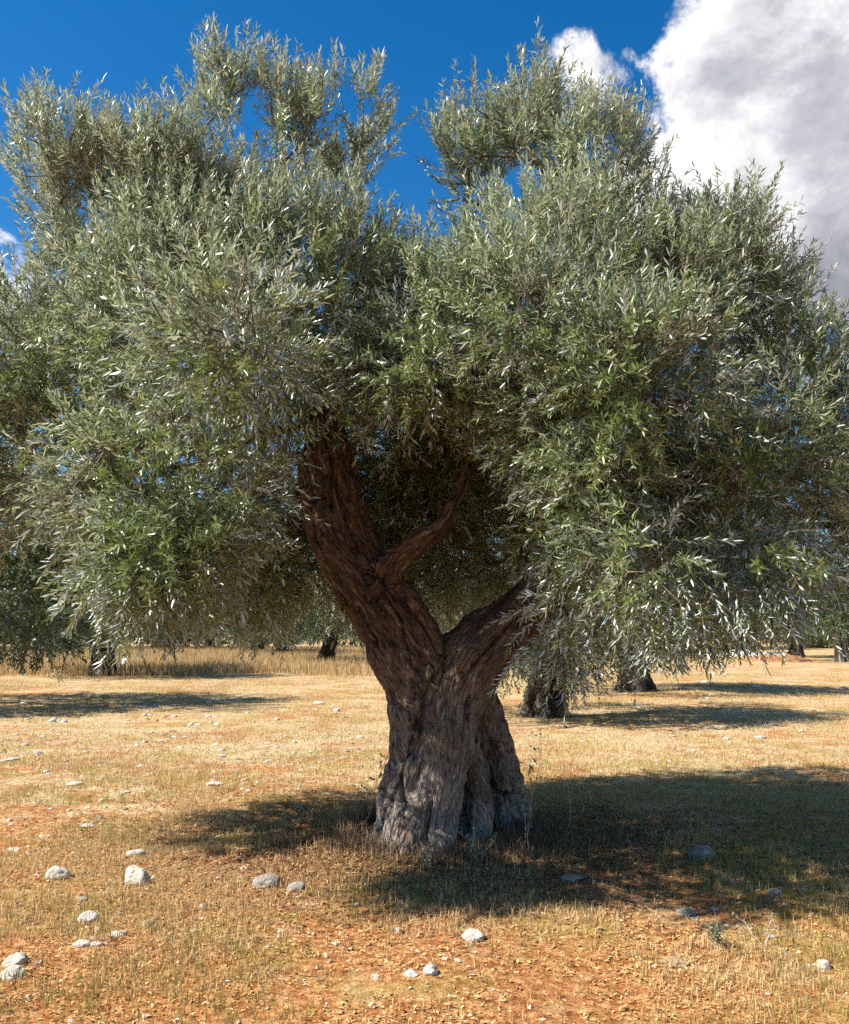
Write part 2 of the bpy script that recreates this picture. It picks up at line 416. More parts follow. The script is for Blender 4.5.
def S(*pts):      # strand from (px, py, Y, r_px)
    return [(at(a, b, c), d*c/F_PX) for a, b, c, d in pts]
strands = [
  S((436,866,7.3,52),(434,800,7.3,40),(426,740,7.3,35),(418,690,7.3,34),(400,640,7.25,33),(375,590,7.2,31),(345,540,7.15,31),(334,500,7.1,31),(330,462,7.15,26),(326,430,7.2,22),(318,390,7.2,18)),
  S((402,858,7.1,22),(404,800,7.1,18),(406,740,7.1,18),(403,690,7.15,19),(386,650,7.1,22),(362,600,7.05,20),(335,550,7.0,22),(317,505,7.05,18),(309,470,7.1,11),(304,453,7.1,8)),
  S((424,868,6.85,30),(440,800,6.8,24),(450,750,6.85,24),(458,710,6.95,24),(475,675,7.0,26),(500,645,7.0,24),(525,618,7.0,22),(550,585,6.95,20),(575,545,6.9,18),(592,500,7.0,15),(606,450,7.0,12)),
  S((420,700,7.1,24),(450,665,7.15,22),(480,635,7.2,20),(510,612,7.2,16),(545,580,7.15,14),(572,545,7.1,12)),
  S((516,858,7.6,32),(501,800,7.6,27),(489,750,7.6,24),(478,710,7.55,22),(470,680,7.4,22)),
  S((458,860,7.7,44),(452,780,7.7,36),(442,720,7.6,34),(425,660,7.4,26)),
  S((408,868,6.85,28),(411,830,6.8,27),(405,800,6.92,19),(415,750,6.95,15),(420,700,7.0,15),(410,650,7.03,15),(390,600,7.0,14),(370,560,7.0,13)),
  S((470,866,7.05,20),(478,800,7.1,13),(470,750,7.15,12),(466,700,7.15,12),(478,670,7.1,12)),
  S((440,870,6.72,20),(436,838,6.72,19),(428,808,6.82,10),(432,770,6.86,7)),
  S((392,852,6.9,15),(391,815,6.95,12),(390,785,7.02,9),(396,740,7.05,7)),
  S((432,690,7.0,13),(430,655,7.02,13),(420,620,7.02,12),(404,590,7.02,10),(385,570,7.05,9)),
  S((350,610,6.95,11),(335,570,6.92,12),(322,530,6.93,11),(326,490,6.95,12),(338,462,7.0,9)),
  S((520,842,7.5,24),(548,846,7.5,13),(572,850,7.45,6)),
  S((392,850,7.0,24),(362,858,6.95,13),(335,866,6.85,6)),
  S((420,866,6.75,22),(404,884,6.5,12),(392,900,6.3,6)),
  S((462,862,6.8,20),(482,876,6.6,11),(500,888,6.45,5)),
  S((372,594,7.05,16),(396,560,6.95,12),(420,540,6.88,10.5),(441,528,6.84,10),(456,504,6.84,9),(464,484,6.85,8),(477,455,6.86,8),(496,430,6.88,7.5),(514,398,7.0,6.5),(530,360,7.1,5.5)),
]
base = np.array([TR[0], TR[1], 0.0])
tree = empty('olive_tree', tuple(base), 'big old olive tree with forked gnarled trunk and silvery crown in the foreground', 'tree', 'olive trees of the orchard')
link('trunk', strand_trunk('trunk', strands, .011, M_bark, .034, 9.0, base, (0, 2, len(strands)-1)), tree)

# ---- crown lobes of the big tree: (px, py, Y, rx px, rz px, ry m)
LOBES = [
 (235,118,7.2,46,44,.5),(290,138,7.1,70,44,.6),(348,138,7.3,38,46,.5),(70,170,7.2,46,58,.6),(112,215,7.3,66,74,.8),(165,185,7.0,46,62,.6),(205,225,7.0,70,74,.7),(62,350,7.1,92,95,.9),(180,330,6.5,130,110,.8),
 (310,290,6.8,100,92,.8),(45,450,7.0,90,80,.65),(165,490,5.8,110,80,.6),(270,400,6.4,80,52,.6),(270,530,7.9,85,80,.6),(398,330,7.2,46,72,.6),
 (250,300,8.1,165,150,.8),(90,420,8.2,150,135,.8),(180,520,8.1,130,75,.7),(240,585,7.5,80,32,.5),(150,568,5.5,62,40,.45),(200,560,5.6,60,42,.4),(150,545,5.6,60,40,.4),(225,340,5.2,80,70,.5),(430,330,6.3,66,66,.5),(458,372,6.5,58,38,.4),(412,412,6.8,48,34,.35),(400,360,6.2,60,50,.4),(385,405,6.5,45,36,.4),(330,410,6.4,50,36,.4),
 (440,400,8.3,90,90,.9),(360,480,8.9,110,110,.8),(330,560,8.9,90,60,.6),(430,430,9.6,120,120,.7),(440,520,9.2,80,60,.6),(400,450,8.8,70,70,.6),(34,200,7.4,20,46,.4),(470,460,8.6,70,80,.6),(425,470,8.0,60,70,.5),(395,510,8.3,50,50,.5),(480,560,8.4,60,40,.5),(430,580,9.2,70,40,.5),
 (485,155,7.2,50,50,.5),(528,120,7.2,28,46,.4),(592,170,7.0,42,62,.5),(600,230,6.9,60,64,.6),(545,290,6.5,95,85,.8),(478,330,6.9,52,66,.6),(712,268,7.1,48,68,.6),(748,300,7.1,42,58,.6),(655,305,6.7,80,72,.8),
 (790,388,6.9,66,58,.7),(620,410,6.0,115,105,.8),(750,470,6.2,112,95,.8),(855,455,7.1,80,88,.8),(535,395,6.6,52,62,.5),(590,525,6.3,58,70,.6),
 (560,622,5.9,32,44,.35),(660,565,5.4,80,66,.5),(745,560,5.5,70,52,.5),(640,370,5.4,80,66,.5),(520,310,5.6,60,60,.45),(720,520,5.8,80,60,.5),(610,480,5.7,50,60,.4),
 (650,350,8.1,165,155,.8),(780,460,8.2,125,120,.8),(560,300,8.1,115,130,.7),(540,480,8.3,80,90,.6),(680,540,8.0,120,75,.7),
 (-60,440,7.2,80,125,.9),(930,490,7.6,90,120,.9)]
lob = [(at(a, b, c), np.array([d*c/F_PX, f, e*c/F_PX])) for a, b, c, d, e, f in LOBES]
rs = np.random.default_rng(11)
B, D = crown_points(lob, rs, 385, 1.33, .455, .05)
# keep the view into the fork open: the wood there carries no shoots of its own
cz = 3.4
hgt = np.clip((B[:, 2] - cz)/2.2, -1, 1)
dirs = unit(D*.9 + np.stack([np.zeros(len(B)), np.zeros(len(B)), .75*hgt + .25], -1) + rs.normal(0, .45, (len(B), 3)))
droop = np.where(hgt > .1, .9*hgt + .2, -.9*np.abs(hgt) - .1) + rs.normal(0, .3, len(B))
lens = rs.uniform(.20, .46, len(B))
crown = Soup()
add_shoots(crown, B, dirs, lens, rs, 17, .072, .0112, droop)
# long whips standing above the top of the crown
top = np.where((hgt > .25) & (rs.random(len(B)) < .34))[0]
add_shoots(crown, B[top], unit(np.array([0, 0, 1.]) + D[top]*.35), rs.uniform(.26, .46, len(top)), rs, 19, .064, .0118, np.full(len(top), .8))
crown.V = [v - base for v in crown.V]
print('SHOOTS', len(B), 'verts', crown.nv)
link('crown', crown.mesh('crown', [M_leaf, M_twig]), tree)
limb_ends = [(326,430,7.2),(318,390,7.2),(334,490,7.1),(592,500,7.0),(606,450,7.0),(530,360,7.1),(575,545,6.95),(516,398,7.1)]
for gi, (ends, side) in enumerate((((0, 1, 2), 0), ((5, 7), 1), ((3, 4, 6), 2))):
    st = [at(*limb_ends[i]) for i in ends]
    # each half of the crown hangs on its own fork
    near = lambda e: np.min(np.linalg.norm(B[:, None] - np.array([at(*limb_ends[i]) for i in e])[None], axis=2), 1)
    own = np.where(B[:, 0]/B[:, 1]*F_PX + W/2 < 408, 0, np.where(near((5, 7))*1.25 < near((3, 4, 6)), 1, 2))
    tg = B[own == gi]; tg = tg[rs.permutation(len(tg))[:1500]]
    A, par, R = grow(st, .1, tg, .15, rs)
    for A_, par_, R_, idx in by_root(A, par, R, len(st)):
        if not len(idx): continue
        sp = Soup(); tubes(sp, A_, par_, R_, idx, len(st), .10 if gi != 1 else .05, 6); sp.V = [v - base for v in sp.V]
        link('branch', sp.mesh('branch', [M_twig], True), tree)

# ------------------------------------------------------------------ olive trees further back
def far_tree_meshes(seed, h, w, n_per, leaf, trunk_r, lean, pairs=8):
    r = np.random.default_rng(seed)
    fork = h*.28
    tops = [np.array([math.cos(a)*w*.2 + lean, math.sin(a)*w*.2, h*.5]) for a in (r.uniform(0, 6) + np.arange(3)*2.1)]
    mid = np.array([lean*.6, 0, fork])
    st = []
    for k in range(5):
        a = k*1.257 + r.uniform(0, .5); off = np.array([math.cos(a), math.sin(a), 0])*trunk_r
        T_ = tops[k % 3]
        st.append([(off*1.05 + np.array([0, 0, -.25]), trunk_r*.55), (off*.55 + np.array([lean*.25, 0, fork*.45]), trunk_r*.46), (mid + off*.45, trunk_r*.42), (mid*.4 + T_*.6 + off*.2, trunk_r*.27), (T_, trunk_r*.14)])
        st.append([(off*.9 + np.array([0, 0, .0]), trunk_r*.3), (off*1.9 + np.array([0, 0, -.08]), trunk_r*.1)])
    tm = strand_trunk('trunk', st, .045, M_bark_far_shaded, .04, 6.0, axes=(0, 2, 4))
    lobes = []
    for k in range(15):
        a = r.uniform(0, 2*PI); q = math.sqrt(r.random()); zz = r.uniform(.40, .86)
        rr = w*.5*(1 - .45*abs(zz - .5)*1.6)
        lobes.append((np.array([math.cos(a)*q*rr*.85 + lean, math.sin(a)*q*rr*.85, zz*h]), np.array([w*.19, w*.19, h*.15])*r.uniform(.8, 1.25)))
    for k in range(9):                                   # skirt of hanging foliage
        a = k*.7 + r.uniform(0, .4)
        lobes.append((np.array([math.cos(a)*w*.37 + lean, math.sin(a)*w*.37, h*r.uniform(.26, .36)]), np.array([w*.15, w*.15, h*.11])))
    Bf, Df = crown_points(lobes, r, n_per, h*.16)
    hh = np.clip((Bf[:, 2] - h*.5)/(h*.4), -1, 1)
    dr = unit(Df + np.stack([0*hh, 0*hh, .5*hh + .2], -1) + r.normal(0, .35, (len(Bf), 3)))
    sp = Soup(); add_shoots(sp, Bf, dr, r.uniform(.3, .6, len(Bf)), r, pairs, leaf, leaf*.24, hh*.8, .006)
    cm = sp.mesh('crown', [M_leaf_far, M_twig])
    A, par, R = grow(tops, .05, Bf[r.permutation(len(Bf))[:160]], .3, r)
    bms = []
    for A_, par_, R_, idx in by_root(A, par, R*1.6, 3):
        if not len(idx): continue
        s2 = Soup(); tubes(s2, A_, par_, R_, idx, 3, trunk_r*.2, 5); bms.append(s2.mesh('branch', [M_twig], True))
    return [('trunk', tm), ('crown', cm)] + [('branch', m) for m in bms]
G_TREE = 'olive trees of the orchard'
VAR = [far_tree_meshes(21, 5.6, 6.2, 60, .11, .40, .15, 9),
       far_tree_meshes(22, 5.4, 6.8, 30, .16, .40, -.25),
       far_tree_meshes(23, 6.0, 7.2, 30, .16, .36, .75),
       far_tree_meshes(24, 5.0, 6.4, 30, .16, .38, .1)]
def far_tree(px, Y, var, rot, sc, label):
    x = (px - W/2)*Y/F_PX
    t = empty('olive_tree', (x, Y, float(ground_z(x, Y))), label, 'tree', G_TREE)
    t.rotation_euler.z = rot; t.scale = (sc, sc, sc)
    for nm, me in VAR[var]: link(nm, me, t)
FAR = [
 (544, 17.6, 0, .3, .85, 'thick short olive tree directly behind the right fork of the big tree'),
 (632, 24.5, 0, 2.2, 1.0, 'olive tree with grey fluted trunk behind the right half of the big crown'),
 (-45, 20.5, 1, 1.0, 1.0, 'olive tree at the left edge with its shadow across the left foreground grass'),
 (105, 32.7, 1, 4.0, 1.0, 'olive tree with straight dark trunk standing in tall straw at the left'),
 (325, 42, 2, 0., 1.0, 'olive tree with trunk leaning right beside the left edge of the big trunk'),
 (284, 53, 3, 1.2, 1.0, 'small olive with a thin dark trunk left of the leaning one'),
 (258, 60, 1, 3.3, 1.05, 'distant olive at the far edge of the tall straw, left of the small thin one'),
 (840, 47, 2, 2.6, .95, 'pale green olive tree at the right edge of the orchard'),
 (792, 56, 3, 5.0, 1.1, 'bushy olive with suckers at its foot beside the red earth mound'),
 (735, 78, 1, 2.0, 1.1, 'distant olive behind the pale rubble heap'),
 (690, 66, 2, 4.4, 1.0, 'distant olive just left of the pale rubble heap'),
 (30, 62, 2, .9, 1.1, 'distant olive behind the tall straw at the far left'),
 (75, 72, 3, 3.9, 1.2, 'far olive seen just left of the straight dark trunk'),
 (165, 66, 1, 5.2, 1.15, 'far olive right of the straight dark trunk'),
 (212, 76, 2, 1.8, 1.15, 'far olive midway between the straight trunk and the small thin one'),
 (385, 70, 3, .2, 1.2, 'far olive seen low in the gap behind the big trunk, left side'),
 (462, 74, 1, 2.8, 1.2, 'far olive seen low in the gap inside the fork of the big tree'),
 (590, 70, 3, 4.8, 1.1, 'far olive between the thick short tree and the fluted one'),
 (-30, 55, 3, 2.0, 1.1, 'far olive cut by the left edge of the picture'),
 (885, 68, 1, .5, 1.1, 'far olive cut by the right edge of the picture'),
 (655, 77, 2, 1.5, 1.2, 'farthest olive on the right, behind the fluted trunk'),
 (120, 79, 1, 2.5, 1.3, 'farthest olive on the left, behind the straight dark trunk')]
for a in FAR: far_tree(*a)

# far row of olives that reads as one dark mass beyond the field
sp = Soup(); r = np.random.default_rng(5)
lobes = []
for k in range(46):
    x = -75 + k*3.4 + r.uniform(-1, 1); lobes.append((np.array([x, 86 + r.uniform(-3, 3), r.uniform(1.0, 3.6)]), np.array([2.8, 2.2, 2.0])*r.uniform(.8, 1.25)))
Bf, Df = crown_points(lobes, r, 22, .05)
add_shoots(sp, Bf, unit(Df + np.array([0, 0, .4])), r.uniform(.5, .9, len(Bf)), r, 6, .36, .10, np.full(len(Bf), .2), .01)
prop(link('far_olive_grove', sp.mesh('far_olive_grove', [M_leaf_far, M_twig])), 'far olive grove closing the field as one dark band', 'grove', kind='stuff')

# ------------------------------------------------------------------ grass, litter, pebbles
def blades(x, y, hmin, hmax, w, mat, name, label, lean=.5, cat='grass'):
    n = len(x); z = ground_z(x, y) - .004
    b = np.stack([x, y, z], -1); a = rng.uniform(0, 2*PI, n); sd = np.stack([np.cos(a), np.sin(a), 0*a], -1)
    h = rng.uniform(hmin, hmax, n)[:, None]; la = rng.uniform(0, 2*PI, n); ln = np.abs(rng.normal(0, lean, n))[:, None]
    dr = np.stack([np.cos(la), np.sin(la), 0*la], -1); up = np.array([0, 0, 1.])
    ww = (w*rng.uniform(.6, 1.3, n))[:, None] if np.isscalar(w) else (w*rng.uniform(.6, 1.3, n))[:, None]
    m_ = b + up*h*.55/(1+ln*.4) + dr*h*ln*.25; t = b + up*h/(1+ln*.9) + dr*h*ln*.85
    Vb = np.stack([b - sd*ww*.5, b + sd*ww*.5, m_ - sd*ww*.38, m_ + sd*ww*.38, t], 1)
    s = Soup(); s.add(Vb, [(0, 1, 3, 2), (2, 3, 4)])
    return prop(link(name, s.mesh(name, [mat])), label, cat, kind='stuff')
def scatter(n, y0, y1, dens, clump=0.0):
    yy = rng.uniform(y0, y1, n*3); hw = yy*.50 + .8; xx = rng.uniform(-1, 1, n*3)*hw
    keep = rng.random(n*3) < np.clip(dens(xx, yy), 0, 1)*(hw/hw.max())
    xx, yy = xx[keep][:n], yy[keep][:n]
    if clump: xx = xx + rng.normal(0, clump, len(xx)); yy = yy + rng.normal(0, clump, len(yy))
    return xx, yy
def P2(x, y): return np.stack([x, y], -1)
def tuft(x, y, k, s):
    return np.repeat(x, k) + rng.normal(0, s, len(x)*k), np.repeat(y, k) + rng.normal(0, s, len(x)*k)
rad_ = lambda x, y: np.hypot(x - TR[0], y - TR[1])
x, y = scatter(30000, 3.3, 13, lambda x, y: np.clip((13 - y)/5, 0, 1)*np.clip((fbm(P2(x, y)*1.5 + 40, 4) - .42)*6, .06, 1)*np.clip(rad_(x, y)/1.8 - .2, .08, 1))
x, y = tuft(x, y, 7, .022)
blades(x, y, .015, .08, .004, M_straw, 'dry_grass', 'short dry straw coloured grass of the near field', .7)
x, y = scatter(10000, 3.3, 13, lambda x, y: np.clip((13 - y)/6, 0, 1)*np.clip(rad_(x, y)/1.6 - .3, 0, 1)*np.clip((fbm(P2(x, y)*1.1 + 71, 3) - .47)*7, .0, 1)*np.clip(rad_(x, y)/1.0, 0, 1))
x, y = tuft(x, y, 7, .024)
blades(x, y, .025, .095, .004, M_grassg, 'faded_green_grass', 'faded green grass patches of the near field', .5)
x, y = scatter(24000, 8, 34, lambda x, y: np.clip((y - 8)/4, 0, 1)*np.clip((fbm(P2(x, y)*.7 + 20, 3) - .38)*5, .05, 1))
x, y = tuft(x, y, 5, .06)
blades(x, y, .03, .10, .007, M_straw, 'dry_grass', 'dry straw coloured stubble of the middle field', .8)
# tall straw at the back left
def tall(x, y):
    px = x*F_PX/y + W/2
    return np.clip((385 - px)/40, 0, 1)*np.clip((fbm(P2(x, y)*.35 + 3, 3) - .25)*5, 0, 1)*np.clip((y - 32 + 3*vnoise(P2(x, y)*.3))/6, 0, 1)
yy = rng.uniform(32, 70, 180000); xx = rng.uniform(-.58, .02, 180000)*yy
k = rng.random(len(xx)) < tall(xx, yy)
blades(xx[k], yy[k], .25, .65, .022, M_tall, 'tall_dry_grass', 'tall pale straw standing at the back left of the field', .35)
a = rng.uniform(0, 2*PI, 5200); q = .52 + np.abs(rng.normal(0, .14, 5200))
x, y = TR[0] + np.cos(a)*q*1.12, TR[1] + np.sin(a)*q*1.12
blades(x, y, .05, .20, .006, simple_mat('dead_sucker_brush', (.05, .03, .018), (.26, .18, .11), .9, per_island=True), 'dead_sucker_brush', 'dark dead brush and suckers heaped against the trunk foot', .8)
# weeds and straw round the foot of the trunk
a = rng.uniform(0, 2*PI, 9000); q = .5 + np.abs(rng.normal(0, .55, 9000))
x, y = TR[0] + np.cos(a)*q*1.05, TR[1] + np.sin(a)*q
blades(x, y, .03, .12, .0045, M_litter, 'dead_grass', 'brown dead grass round the foot of the big trunk', .9)

def flakes(x, y, lmin, lmax, ratio, mat, name, label):
    n = len(x); b = np.stack([x, y, ground_z(x, y) + rng.uniform(.001, .012, n)], -1)
    a = rng.uniform(0, 2*PI, n); tl = rng.normal(0, .35, n)
    d = unit(np.stack([np.cos(a), np.sin(a), tl], -1)); s_ = unit(np.cross(d, np.array([0, 0, 1.]) + rng.normal(0, .4, (n, 3)))); up = np.cross(s_, d)
    L = rng.uniform(lmin, lmax, n)[:, None]; w = L*ratio
    Vb = np.stack([b - d*L*.5, b - s_*w*.5 + up*L*.06, b + d*L*.5, b + s_*w*.5 + up*L*.06], 1)
    s = Soup(); s.add(Vb, [(0, 1, 2, 3)])
    return prop(link(name, s.mesh(name, [mat])), label, 'litter', kind='stuff')
x, y = scatter(70000, 3.3, 9.5, lambda x, y: np.clip((fbm(P2(x, y)*1.6 + 90, 4) - .40)*5, .08, 1)*np.clip((rad_(x, y) - 1.2)/1.5, 0, 1)*np.clip((9 - y)/3, 0, 1))
flakes(x, y, .006, .032, .40, M_litter_o, 'bark_chips', 'orange bark chips and dry leaves strewn over the near soil')
a = rng.uniform(0, 2*PI, 30000); q = .45 + np.abs(rng.normal(0, 1.0, 30000))
flakes(TR[0] + np.cos(a)*q*1.3, TR[1] + np.sin(a)*q, .02, .065, .25, M_litter, 'leaf_litter', 'brown fallen olive leaves under the big tree')

# ------------------------------------------------------------------ stones
def stone_mesh(seed, mat, flat=.6, ang=.22, name='stone'):
    r = random.Random(seed); import bmesh
    bm = bmesh.new(); bmesh.ops.create_icosphere(bm, subdivisions=4, radius=.5)
    off = Vector((r.uniform(0, 50), r.uniform(0, 50), r.uniform(0, 50)))
    planes = [(Vector((r.gauss(0, 1), r.gauss(0, 1), r.gauss(0, 1))).normalized(), r.uniform(.33, .46)) for _ in range(7)]
    for v in bm.verts:
        p = v.co.copy()
        for nrm, dd in planes:
            e = p.dot(nrm) - dd
            if e > 0: p -= nrm*e*(.5 + ang)
        p *= 1 + .22*mnoise.noise(p*2.2 + off) + .07*mnoise.noise(p*6 + off) + .03*mnoise.noise(p*14 + off)
        v.co = Vector((p.x, p.y*.85, p.z*flat))
    me = bpy.data.meshes.new(name); bm.to_mesh(me); bm.free(); me.materials.append(mat)
    me.polygons.foreach_set('use_smooth', np.ones(len(me.polygons), bool))
    return me
MESHES = {'w': [stone_mesh(s, M_white, f) for s, f in ((1, .62), (2, .5), (3, .7), (4, .45))],
          'g': [stone_mesh(s, M_grey, f) for s, f in ((5, .6), (6, .5))],
          't': [stone_mesh(s, M_tan, f) for s, f in ((7, .45), (8, .6))],
          'p': [stone_mesh(9, M_white, 1.25, .45)]}
def stone(px, py, wpx, kind, i, label, group=None, hs=1.0, tilt=0.0):
    x, y = on_ground(px, py); w = wpx*math.hypot(y, CAM_H)/F_PX
    o = link('stone', MESHES[kind][i % len(MESHES[kind])])
    z = float(ground_z(x, y)); o.scale = (w, w, w*hs)
    o.location = (x, y, z + w*.05*hs); o.rotation_euler = (random.uniform(-.15, .15), tilt + random.uniform(-.1, .1), random.uniform(0, 6.28))
    return prop(o, label, 'stone', group)
GS = 'pale stones lying in the field'
ST = [
 (58,879,25,'w',0,'rounded bright white stone alone on the grass, left of the pointed rock',1.1,0),
 (137,883,26,'p',0,'pointed white rock standing upright in the left foreground',.95,.25),
 (135,855,19,'w',1,'white oval stone just behind the pointed rock',1.0,0),
 (88,921,20,'w',2,'pale rounded stone below the lone bright white one',1.0,0),
 (118,938,17,'w',3,'small flat white stone between the tan pebble and the pair of low stones',.9,0),
 (82,948,17,'w',1,'left stone of a touching pair near the bottom left corner',1.0,0),
 (96,949,13,'w',3,'smaller right stone of a touching pair near the bottom left corner',.9,0),
 (16,963,25,'w',0,'upper of two pale stones stacked at the left edge in the bottom corner',.9,0),
 (12,976,27,'w',3,'lower broader of two pale stones at the left edge in the bottom corner',.9,0),
 (148,928,17,'t',1,'rounded tan stone right of the small flat white one',.9,0),
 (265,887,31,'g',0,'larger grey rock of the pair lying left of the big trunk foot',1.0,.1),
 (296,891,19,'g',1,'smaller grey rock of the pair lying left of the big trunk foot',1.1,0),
 (473,943,23,'w',0,'bright white stone on the bottom centre grass in front of the trunk',1.0,.1),
 (411,981,15,'w',1,'left of two small white stones at the bottom centre edge',1.0,0),
 (431,980,17,'w',2,'right of two small white stones at the bottom centre edge',1.0,0),
 (398,933,9,'w',2,'tiny white stone left of the bright one in front of the trunk',1.0,0),
 (674,968,27,'t',0,'flat tan stone at the bottom right edge of the shade',.7,0),
 (824,970,14,'w',2,'round white stone in the bottom right corner',1.2,0),
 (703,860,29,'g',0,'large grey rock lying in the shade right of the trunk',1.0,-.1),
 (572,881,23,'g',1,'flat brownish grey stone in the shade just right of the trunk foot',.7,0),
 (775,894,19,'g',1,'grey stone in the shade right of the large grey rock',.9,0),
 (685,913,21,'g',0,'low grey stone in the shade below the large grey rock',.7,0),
 (75,783,17,'w',3,'flat white stone in the left middle field above the tan slab',.7,0),
 (215,786,18,'w',3,'flat white stone in the field halfway to the big trunk',.6,0),
 (170,793,16,'t',0,'flat tan slab left of the halfway white stone',.6,0),
 (38,753,11,'w',0,'small upright white stone in the field at the far left',1.1,0),
 (10,759,19,'w',1,'long flat white stone at the left edge of the field',.5,0),
 (88,829,17,'w',3,'low pale stone half buried above the oval white one',.6,0),
 (12,850,14,'w',1,'thin pale flake of stone at the left edge',.4,0),
 (320,705,14,'w',1,'white stone at the end of the long left shadow',.7,0),
 (52,722,10,'w',2,'small white stone just below the long left shadow',.8,0),
 (142,765,11,'w',0,'small white stone above the tan slab in the field',.7,0),
 (148,783,9,'g',1,'small grey stone beside the tan slab',.8,0),
 (268,762,10,'w',3,'small white stone left of the trunk in the sunny field',.7,0),
 (326,797,9,'w',1,'small pale stone at the top edge of the left trunk shade',.7,0),
 (640,708,12,'w',1,'white stone between the two long shadows on the right',.5,0),
 (760,738,12,'w',0,'white stone right of the nearer long shadow',.6,0),
 (755,687,14,'w',3,'flat white stone on bare ground beyond the farther right shadow',.4,0),
]
for px, py, w, k, i, lab, hs, tl in ST: stone(px, py, w, k, i, lab, GS, hs, tl)
lab = 'small pale stone, one of many scattered over the dry field'
r = random.Random(12)
for q in range(290):
    t = r.random()
    if t < .66: px, py = r.uniform(0, 375), r.triangular(684, 880, 715)
    elif t < .85: px, py = r.uniform(530, 849), r.triangular(672, 790, 715)
    else: px, py = r.uniform(0, 849), r.uniform(880, 985)
    if 700 > px > 480 and 820 < py < 960: continue
    stone(px, py, r.uniform(3.5, 8)*(1.2 if py > 880 else 1), r.choice('wwwwtg'), r.randrange(4), lab, 'small stones scattered over the field', r.uniform(.5, .9))
# gravel too fine to count
sp = Soup(); t = np.array([[1,0,0],[-1,0,0],[0,1,0],[0,-1,0],[0,0,1],[0,0,-1]])*.5
x, y = scatter(17000, 3.4, 16, lambda x, y: np.clip((fbm(P2(x, y)*.9 + 33, 3) - .40)*5, .08, 1))
s_ = (.006 + .026*rng.random(len(x))**3)[:, None, None]
Vp = t[None]*s_*np.array([1.2, 1, .6]) + rng.normal(0, .14, (len(x), 6, 3))*s_ + np.stack([x, y, ground_z(x, y) + .003], -1)[:, None]
sp.add(Vp, [(0,2,4),(2,1,4),(1,3,4),(3,0,4),(2,0,5),(1,2,5),(3,1,5),(0,3,5)])
prop(link('gravel', sp.mesh('gravel', [simple_mat('gravel_stone', (.36, .17, .07), (.72, .60, .45), .9, per_island=True)])), 'fine pale gravel between the grass', 'gravel', kind='stuff')

# ------------------------------------------------------------------ mound, rubble heap
def heap(name, px, py, wm, hm, dm, mat, label, cat, seed, lumps):
    x0, y0 = on_ground(px, py); import bmesh
    bm = bmesh.new(); r = random.Random(seed)
    bmesh.ops.create_grid(bm, x_segments=50, y_segments=30, size=.5)
    for v in bm.verts:
        q = max(0, 1 - (v.co.x*2)**2 - (v.co.y*2)**2)
        z = hm*q**.7*(.7 + .5*mnoise.noise(Vector((v.co.x*7 + seed, v.co.y*7, 0)))) + lumps*mnoise.noise(Vector((v.co.x*25, v.co.y*25, seed)))*min(1, q*4)
        v.co = Vector((v.co.x*wm, v.co.y*dm, z - .05))
    me = bpy.data.meshes.new(name); bm.to_mesh(me); bm.free(); me.materials.append(mat)
    o = link(name, me); o.location = (x0, y0, float(ground_z(x0, y0))); return prop(o, label, cat)
heap('rubble_heap', 738, 656, 5.0, .45, 2.0, M_white, 'low pale heap of rubble stones at the back right', 'heap', 3, .12)
heap('earth_mound', 778, 661, 4.0, .4, 2.0, simple_mat('red_earth', (.24, .10, .04), (.42, .22, .10), .95, 3, bump=.05), 'low mound of red earth at the back right', 'mound', 8, .06)

# ------------------------------------------------------------------ weeds with stems
def weed(px, py, Y, htop, label, n_stem=1, leafy=True, spread=.1, seed=1, lf=.03, name='dry_weed'):
    x0 = (px - W/2)*Y/F_PX; z0 = float(ground_z(x0, Y)); r = np.random.default_rng(seed)
    t = empty(name, (x0, Y, z0), label, 'weed', None)
    st, lv = Soup(), Soup()
    for s in range(n_stem):
        top = np.array([r.normal(0, spread), r.normal(0, spread), htop*r.uniform(.7, 1)]); K = 9
        P = np.array([top*k/(K-1) + np.array([.02*math.sin(k*1.1 + s), .02*math.cos(k*.8 + s), 0])*k/(K-1) for k in range(K)])
        P[0] += np.array([r.normal(0, .02), r.normal(0, .02), -.03])
        def tube(Q, r0, r1):
            T = unit(np.gradient(Q, axis=0)); a_ = unit(np.cross(T, np.array([.4, .8, .1])[None])); b_ = np.cross(T, a_)
            R = np.linspace(r0, r1, len(Q))[:, None]
            G = np.concatenate([np.stack([Q[k] + (a_[k]*math.cos(w) + b_[k]*math.sin(w))*R[k] for w in np.arange(4)*PI/2]) for k in range(len(Q))])
            st.add(G[None], [(k*4+j, k*4+(j+1) % 4, k*4+4+(j+1) % 4, k*4+4+j) for k in range(len(Q)-1) for j in range(4)])
        tube(P, .0026, .001)
        for k in range(2, K):
            for j in range(2):
                d = unit(np.array([r.normal(0, 1), r.normal(0, 1), .7])); L = htop*r.uniform(.06, .16)
                Q = np.stack([P[k], P[k] + d*L*.5 + np.array([0, 0, .01]), P[k] + d*L]); tube(Q, .0014, .0006)
                if leafy:
                    m = 5; b = P[k] + d*L*r.uniform(.3, 1, m)[:, None]; dd = unit(d + r.normal(0, .6, (m, 3)))
                    lv.add(leaf_block(b, dd, unit(r.normal(0, 1, (m, 3)) + np.array([0, 0, 1.])), np.full(m, lf), np.full(m, lf*.35), r), LEAF_F)
    link('stem', st.mesh('stem', [M_weed]), t)
    if leafy: link('leaves', lv.mesh('leaves', [M_weedleaf]), t)
weed(521, 850, 6.75, .78, 'tall pale dry weed standing against the right side of the big trunk', 2, True, .07, 1)
weed(565, 835, 7.4, .62, 'single thin dry stalk in the grass right of the trunk', 1, False, .03, 2)
weed(366, 840, 7.35, .68, 'thin leafy sucker shoot left of the big trunk', 1, True, .09, 3)
